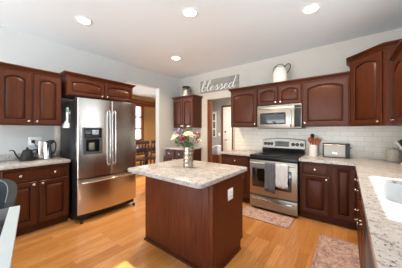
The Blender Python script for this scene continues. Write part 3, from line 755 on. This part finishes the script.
spoon('wooden paddle at the front of the white crock', .08, -1.3, .27, 'spoon', 'slotted', 'wooden_spatula')
spoon('slotted wooden spatula leaning far right in the white crock', .36, .1, .275, 'spoon', 'slotted', 'spatula')
spoon('tall black ladle standing above the spoons in the crock', -.04, -.3, .365, 'matte', 'ladle', 'ladle')
T = thing('toaster', 'long stainless toaster with black ends on the right counter', 'toaster', (-.322, 3.59, ZC))
tw, td, th = .345, .16, .215
b = BM(); prof = []
for y0_, z0_, a0 in ((.03, th-.03, 180), (td-.03, th-.03, 90)):
    for i in range(6): a = R(a0 - 90*i/5); prof.append((y0_ + .03*math.cos(a), z0_ + .03*math.sin(a)))
prof = [(0, .014)] + prof + [(td, .014)]
loft(b, [[(x, y, z) for y, z in prof] for x in (.02, tw-.055)]); obj('shell', b, 'steel_soft', T)
for xa, xb in ((0, .02), (tw-.055, tw)):
    b = BM(); loft(b, [[(x, td/2+(y-td/2)*1.03, z*1.01) for y, z in prof] for x in (xa, xb)]); obj('end_cap', b, 'matte', T)
obj('base', Bx(.005, tw-.005, .006, td-.006, 0, .014), 'matte', T)
for y in (.045, .095): obj('bread_slot', Bx(.04, tw-.075, y, y+.028, th-.003, th+.001), 'matte', T)
obj('lever', Bx(tw, tw+.022, td/2-.02, td/2+.02, .15, .165, .004), 'matte', T)
obj('dial', lathe(BM(), [(.018, 0), (.018, .012), (0, .014)], 16, (tw, td/2, .07), Matrix.Rotation(PI/2, 3, 'Y')), 'nickel', T)
obj('emblem', Bx(.13, .19, -.0015, .0005, .06, .085), 'nickel', T)
T = thing('canister', 'white ceramic canister on the counter in the right corner', 'canister', (.50, 3.70, ZC))
obj('jar', lathe(BM(), [(0, 0), (.072, 0), (.079, .008), (.08, .15), (.076, .158)], 28), 'stone', T)
lo = obj('lid', lathe(BM(), [(.078, .156), (.081, .162), (.07, .17), (0, .173)], 28), 'stone', T); obj('knob', lathe(BM(), [(.008, .172), (.014, .18), (.012, .19), (0, .192)], 14), 'nickel', lo)
# knife block whose handles reach in from the right edge
T = thing('knife_block', 'dark knife block on a white foot at the right edge of the counter', 'knife block', (.60, 3.33, ZC), .15)
loft_b = BM()
prof = [(-.06, 0), (.08, 0), (.08, .07), (-.005, .225), (-.095, .175)]
loft(loft_b, [[(x, y, z) for x, z in prof] for y in (-.05, .05)]); obj('block', loft_b, 'dgrey', T); obj('foot', Bx(-.075, .09, -.06, .06, 0, .03, .006), 'plastic', T)
dirk = Vector((-.50, 0, .865)).normalized(); nrm = Vector((.865, 0, .5)).normalized()
for i in range(3):
    for j in range(2):
        K = thing('knife', ('chrome handled knife in the dark block, ' if i == 0 else 'black handled knife in the dark block, ') + ['lowest row', 'middle row', 'top row'][i] + (' near side' if j == 0 else ' far side'), 'knife', T.location, .15, 'knives in the block')
        p = Vector((-.05, 0, .20)) + nrm * (i-1) * .028 + Vector((0, (j-.5)*.045, 0))
        obj('handle', tube(BM(), [p - dirk*.0, p + dirk*.05, p + dirk*.115], [.010, .011, .010], 8), 'chrome' if i == 0 else 'matte', K)
        obj('blade', tube(BM(), [p - dirk*.10, p + dirk*.001], [.002, .006], 6), 'steel', K)

# ------------------------------------------------------------------ vase of flowers on the island
VX, VY, VZ = -1.505, 1.69, .8975
T = thing('vase', 'tall silver mercury glass vase of flowers on the island top', 'vase', (VX, VY, VZ))
pr = [(0, 0), (.056, 0), (.06, .006)] + [(.0595 + .0014*math.sin(i*1.5), .01 + i*.011) for i in range(21)] + [(.061, .242), (.056, .242), (.054, .02), (0, .016)]
obj('vessel', lathe(BM(), pr, 28), 'mercury', T)
FR = Vector((.7897, .6135, 0)); FD = Vector((-.6135, .7897, 0))      # photo right / away in the room plan
def petals(bm, c, n, r, up, lift, size, flat=.25):
    up = up.normalized(); a = up.orthogonal().normalized(); bb = up.cross(a)
    for i in range(n):
        th_ = 2*PI*i/n + lift*3; d = a*math.cos(th_) + bb*math.sin(th_); t_ = bb*math.cos(th_) - a*math.sin(th_)
        ax = (d*math.cos(lift) + up*math.sin(lift)).normalized(); nn = ax.cross(t_)
        m = Matrix((ax*size, t_*size*.8, nn*size*flat)).transposed().to_4x4(); m.translation = c + d*r*math.cos(lift) + up*r*math.sin(lift)*.9
        bmesh.ops.create_uvsphere(bm, u_segments=8, v_segments=6, radius=1, matrix=m)
def flower(label, px, py, dep, size, mat, kind='rose', name='flower'):
    size *= 1.2
    """px,py in photo pixels around the vase, dep metres away (+) or towards the viewer (-)"""
    depth0 = -VX*.6135 + VY*.7897 + dep
    q = FR * ((px - 201)/F_PX*depth0) + FD*depth0; head = Vector((q.x - VX, q.y - VY, 1.3356 - (py-130.2)/F_PX*depth0 - VZ))
    T = thing(name, label, 'flower', (VX, VY, VZ), 0, 'flowers in the island vase')
    neck = Vector((head.x*.22, head.y*.22, .235)); neck.x = max(-.04, min(.04, neck.x)); neck.y = max(-.04, min(.04, neck.y))
    obj('stem', tube(BM(), spline([(-neck.x*.5, -neck.y*.5, .03), neck, neck.lerp(head, .6) + Vector((0, 0, .015)), head], 5), .0035, 6), 'green', T)
    up = (head - neck*.5).normalized() + Vector((0, -.25, .2)); up.normalize()
    bm = BM()
    if kind == 'rose':
        petals(bm, head, 7, size*.62, up, .15, size*.5); petals(bm, head, 6, size*.45, up, .55, size*.45); petals(bm, head + up*size*.2, 5, size*.25, up, .95, size*.36); ball(bm, head + up*size*.32, size*.26)
    elif kind == 'daisy':
        petals(bm, head, 10, size*.6, up, .2, size*.42, .15); petals(bm, head + up*.004, 7, size*.35, up, .6, size*.3, .2)
    else:
        rnd = random.Random(int(px*10))
        for i in range(12): ball(bm, head + Vector((rnd.uniform(-1, 1), rnd.uniform(-1, 1), rnd.uniform(-1, 1))) * size*.7, size*.28, u=8, v=6)
    obj('bloom', bm, mat, T)
    if kind == 'daisy': obj('center', ball(BM(), head + up*size*.25, size*.3, u=10, v=6), 'cream', T)
    return T
flower('large cream rose at the left of the bouquet', 175.3, 137.5, -.02, .046, 'cream')
flower('cream rose in the centre of the bouquet', 188, 134.5, -.05, .046, 'cream')
flower('pale cream rose right of centre in the bouquet', 192.5, 136.5, -.04, .036, 'cream')
flower('dark burgundy rose at the front of the bouquet', 183.3, 140, -.08, .042, 'burg')
flower('small burgundy flower left of the dark rose', 180.5, 136.5, -.05, .026, 'burg', 'daisy')
flower('burgundy pink flower at the upper right of the bouquet', 197, 133.8, -.02, .038, 'burg', 'daisy')
flower('rose pink flower under the upper right bloom', 195.5, 136.8, -.06, .028, 'pink', 'daisy')
flower('pink flower lowest at the right of the bouquet', 196.3, 142.5, -.04, .024, 'pink', 'daisy')
flower('cream flower at the far right of the bouquet', 199.3, 140.5, .0, .027, 'cream', 'daisy')
flower('lilac sprig at the upper left of the bouquet', 177.5, 131, .0, .034, 'lilac', 'sprig')
flower('lilac sprig behind the centre rose', 183, 132.2, .05, .028, 'lilac', 'sprig')
flower('white blossom standing highest in the bouquet', 188.5, 126.8, .03, .024, 'petalw', 'daisy')
flower('tiny white blossom high at the left of the tallest bloom', 182, 126.2, .05, .014, 'petalw', 'daisy')
rnd = random.Random(3)
for i, (px, py, dep, mt_) in enumerate(((179, 142, -.06, 'sage'), (187, 142, -.09, 'green'), (193, 142, -.08, 'sage'), (176, 143.5, .02, 'green'), (200, 136.5, .05, 'green'), (190, 129.5, .05, 'sage'), (186, 131, .07, 'green'), (174, 134.5, .04, 'sage'), (191, 145, -.05, 'green'), (182, 145, -.04, 'sage'))):
    depth0 = -VX*.6135 + VY*.7897 + dep
    q = FR * ((px - 201)/F_PX*depth0) + FD*depth0; head = Vector((q.x - VX, q.y - VY, 1.3356 - (py-130.2)/F_PX*depth0 - VZ))
    T = thing('leafy_stem', 'green leafy filler stem among the flowers in the vase', 'leafy stem', (VX, VY, VZ), 0, 'greenery in the island vase')
    neck = Vector((max(-.04, min(.04, head.x*.3)), max(-.04, min(.04, head.y*.3)), .24)); P = spline([(0, 0, .05), neck, head], 6)
    obj('stem', tube(BM(), P, .0028, 6), 'green', T)
    bm = BM()
    for j in range(9):
        p = P[6].lerp(P[-1], j/8) if False else P[min(len(P)-1, 5 + j)] if j < 8 else P[-1]
        if p.z < .235: p = p + Vector((0, 0, .242 - p.z))
        d = Vector((rnd.uniform(-1, 1), rnd.uniform(-1, 1), rnd.uniform(-.1, .8))).normalized(); s = d.orthogonal().normalized(); nn = d.cross(s)
        m = Matrix((d*.024, s*.011, nn*.002)).transposed().to_4x4(); m.translation = p + d*.02
        bmesh.ops.create_uvsphere(bm, u_segments=8, v_segments=6, radius=1, matrix=m)
    obj('leaves', bm, mt_, T)

# ------------------------------------------------------------------ rugs
def rug(name, label, x0, x1, y0, y1, bd=.03):
    T = thing(name, label, 'rug', ((x0+x1)/2, (y0+y1)/2, .001)); hx, hy = (x1-x0)/2, (y1-y0)/2
    obj('field', Bx(-hx+bd, hx-bd, -hy+bd, hy-bd, 0, .007), 'rug', T)
    b = BM()
    for q in ((-hx, hx, -hy, -hy+bd), (-hx, hx, hy-bd, hy), (-hx, -hx+bd, -hy+bd, hy-bd), (hx-bd, hx, -hy+bd, hy-bd)): box(b, *q, 0, .008, .002, 1)
    obj('border', b, 'rugborder', T)
rug('kitchen_mat', 'small faded woven mat on the floor in front of the range', -1.40, -.63, 2.735, 3.12, .015)
rug('runner_rug', 'faded pink patterned runner rug beside the right counter', -.285, .145, 1.5, 2.855)

# ------------------------------------------------------------------ bottom left table and chair
T = thing('dining_table', 'table with pale edge and dark top at the bottom left corner', 'table', (-2.02, .30, 0), R(-10.5))
TL, TD = 1.5, .9
b = BM(); e = .06
for q in ((0, TL, -e, 0), (0, TL, -TD, -TD+e), (TL-e, TL, -TD+e, -e)): box(b, *q, .722, .75)
obj('frame', b, 'palewhite', T); obj('underframe', Bx(.15, TL-.15, -TD+.15, -.15, .69, .7215), 'matte', T); obj('inset_top', Bx(0, TL-e, -TD+e, -e, .724, .7485), 'smoke', T)
for x in (.5, TL-.3):
    for y in (-.3, -TD+.3): obj('leg', Bx(x-.03, x+.03, y-.03, y+.03, 0, .7), 'matte', T)
T = thing('shell_chair', 'charcoal rounded-back chair tucked at the bottom left table', 'chair', (-2.40, .07, 0), R(-20))
b = BM(); 
rows = []
for j in range(9):
    v = j/8; z = .46 + .42*v; row_o, row_i = [], []
    for i in range(21):
        a = R(90 + 180*i/20) if False else R(80 + 200*i/20); rad = .23 + .03*v
        drop = .16 * (abs(i-10)/10) ** 3
        zz = .46 + (.42 - drop) * v
        row_o.append((rad*math.cos(a), rad*1.02*math.sin(a), zz)); row_i.append(((rad-.06)*math.cos(a), (rad-.06)*1.02*math.sin(a), zz))
    rows.append(row_o + row_i[::-1])
loft(b, rows); obj('backrest', b, 'shell', T)
obj('rim_piping', tube(BM(), [Vector(p) + Vector((0, 0, .002)) for p in rows[-1][21:]], .003, 8), 'rim', T)
b = BM(); lathe(b, [(0, .40), (.2, .40), (.225, .42), (.225, .45), (.2, .475), (0, .48)], 24); obj('seat', b, 'shell', T)
for sx in (-1, 1):
    for sy in (-1, 1): obj('leg', tube(BM(), [(sx*.09, sy*.09, .405), (sx*.14, sy*.14, 0)], [.018, .012], 10), 'matte', T)

# ------------------------------------------------------------------ dining room furniture
def dining_chair(loc, rz, label):
    T = thing('dining_chair', label, 'chair', loc, rz, 'dark dining chairs beyond the refrigerator')
    obj('seat', Bx(-.23, .23, -.21, .23, .44, .48, .012), 'oak_dark', T)
    for sx in (-1, 1):
        obj('leg', Bx(sx*.2-.02, sx*.2+.02, -.2, -.16, 0, .44, .004), 'oak_dark', T)
        obj('leg', tube(BM(), [(sx*.2, .2, 0), (sx*.2, .21, .46), (sx*.2, .27, 1.0)], [.02, .022, .018], 8), 'oak_dark', T)
    obj('top_rail', Bx(-.23, .23, .255, .285, .93, 1.03, .012), 'oak_dark', T)
    obj('rail', Bx(-.19, .19, .225, .245, .62, .67, .006), 'oak_dark', T)
    for k in range(3): obj('slat', tube(BM(), [((k-1)*.09, .235, .66), ((k-1)*.10, .268, .94)], .014, 6, 1.6), 'oak_dark', T)
    for sy in (-.18, .2): obj('stretcher', tube(BM(), [(-.2, sy, .2), (.2, sy, .2)], .012, 8), 'oak_dark', T)
    return T
ch = dining_chair((-4.95, 3.30, 0), -H90 - .1, 'dark dining chair seen right of the refrigerator, left of two')
dup(ch, (-4.95, 3.83, 0), 'dark dining chair beside the dining opening jamb, right of two', -H90 - .05)
T = thing('dining_table', 'dark wood dining table in the room beyond the refrigerator', 'table', (-5.65, 3.6, 0))
obj('tabletop', Bx(-.5, .5, -.9, .9, .72, .76, .01), 'oak_dark', T); obj('apron', Bx(-.44, .44, -.82, .82, .62, .72), 'oak_dark', T)
for sx in (-1, 1):
    for sy in (-1, 1): obj('leg', Bx(sx*.42-.035, sx*.42+.035, sy*.8-.035, sy*.8+.035, 0, .62, .006), 'oak_dark', T)
# wall lamp glow seen by the dining window: sconce
# ------------------------------------------------------------------ hall things
def at(px, py, Y):
    k = (px - 201) / F_PX; s, c = math.sin(R(37.84)), math.cos(R(37.84))
    # lateral = k*depth ; X = -s*D + c*L, Y = c*D + s*L
    D = Y / (c + s*k); L = k*D
    return (-s*D + c*L, Y, 1.3356 - (py - 130.2)/F_PX*D)
xa, _, zt = at(222, 107.5, 5.73); xb = at(245, 107.5, 5.73)[0]
T = struct('door_1', Bx(xa + .052, xb, 5.712, 5.748, .01, zt, .003), 'white')
b = BM()
for (p0, p1, q0, q1) in ((.2, .52, .2, .95), (.2, .52, 1.1, zt-.15)): box(b, xa + p0, xa + p1, 5.706, 5.713, q0, q1, .003, 1)
obj('door_panel', b, 'white', T); obj('door_handle', tube(BM(), [(xa + .15, 5.71, 1.0), (xa + .15, 5.66, 1.0), (xa + .25, 5.655, 1.0)], .011, 8), 'matte', T)
obj('deadbolt', lathe(BM(), [(.028, 0), (.026, .02), (0, .022)], 14, (xa + .15, 5.711, 1.28), Matrix.Rotation(PI/2, 3, 'X')), 'matte', T)
b = BM(); box(b, xa, xa + .05, 5.70, 5.75, 0, zt + .06, .004); box(b, xa + .05, xb, 5.70, 5.75, zt + .005, zt + .06, .004); struct('trim_6', b, 'door_wood')
p0 = at(212.6, 112, 5.74); p1 = at(216.2, 137.5, 5.74)
T = thing('picture_frame', 'white collage frame of small photos on the grey hall wall', 'picture frame', ((p0[0]+p1[0])/2, 5.749, (p0[2]+p1[2])/2))
fw, fh = (p1[0]-p0[0])/2, (p0[2]-p1[2])/2
obj('frame', Bx(-fw, fw, -.03, 0, -fh, fh, .004), 'plastic', T)
for i in range(3): obj('photo', Bx(-fw*.6, fw*.6, -.032, -.0295, -fh*.9 + i*fh*.62, -fh*.9 + i*fh*.62 + fh*.5), 'photo', T)
p = at(219.3, 134.5, 5.74); T = thing('light_switch', 'white light switch on the grey hall wall beside the white door', 'light switch', (p[0], 5.749, p[2])); obj('plate', Bx(-.04, .04, -.006, 0, -.06, .06, .002), 'plastic', T); obj('toggle', Bx(-.006, .006, -.016, -.006, -.012, .012, .002), 'plastic', T)
p0 = at(211.5, 153.5, 5.3); p1 = at(222, 153.5, 5.3)
T = thing('hall_bench', 'low wooden bench standing in the hall beyond the doorway', 'bench', ((p0[0]+p1[0])/2, 5.3, 0))
bw = (p1[0]-p0[0])/2; bz = p0[2]
obj('seat', Bx(-bw, bw, -.2, .2, bz-.04, bz, .006), 'door_wood', T); obj('front_panel', Bx(-bw+.02, bw-.02, -.18, -.16, .08, bz-.04), 'door_wood', T)
for sx in (-1, 1): obj('side_panel', Bx(sx*(bw-.02)-.015, sx*(bw-.02)+.015, -.15, .18, 0, bz-.04), 'door_wood', T)
for i, (pa, pb, py, lb) in enumerate(((212.5, 215.6, 146.5, 'left blue-grey storage bin on the hall bench'), (216, 219.5, 145.5, 'right blue-grey storage bin on the hall bench'))):
    q0, q1 = at(pa, py, 5.25), at(pb, py, 5.25); wv = (q1[0]-q0[0])/2
    T = thing('storage_bin', lb, 'bin', ((q0[0]+q1[0])/2, 5.25, bz), 0, 'bins on the hall bench')
    obj('tub', Bx(-wv, wv, -.1, .1, 0, q0[2]-bz-.02, .006), 'navy', T); obj('lid', Bx(-wv-.006, wv+.006, -.106, .106, q0[2]-bz-.02, q0[2]-bz, .004), 'plastic', T)
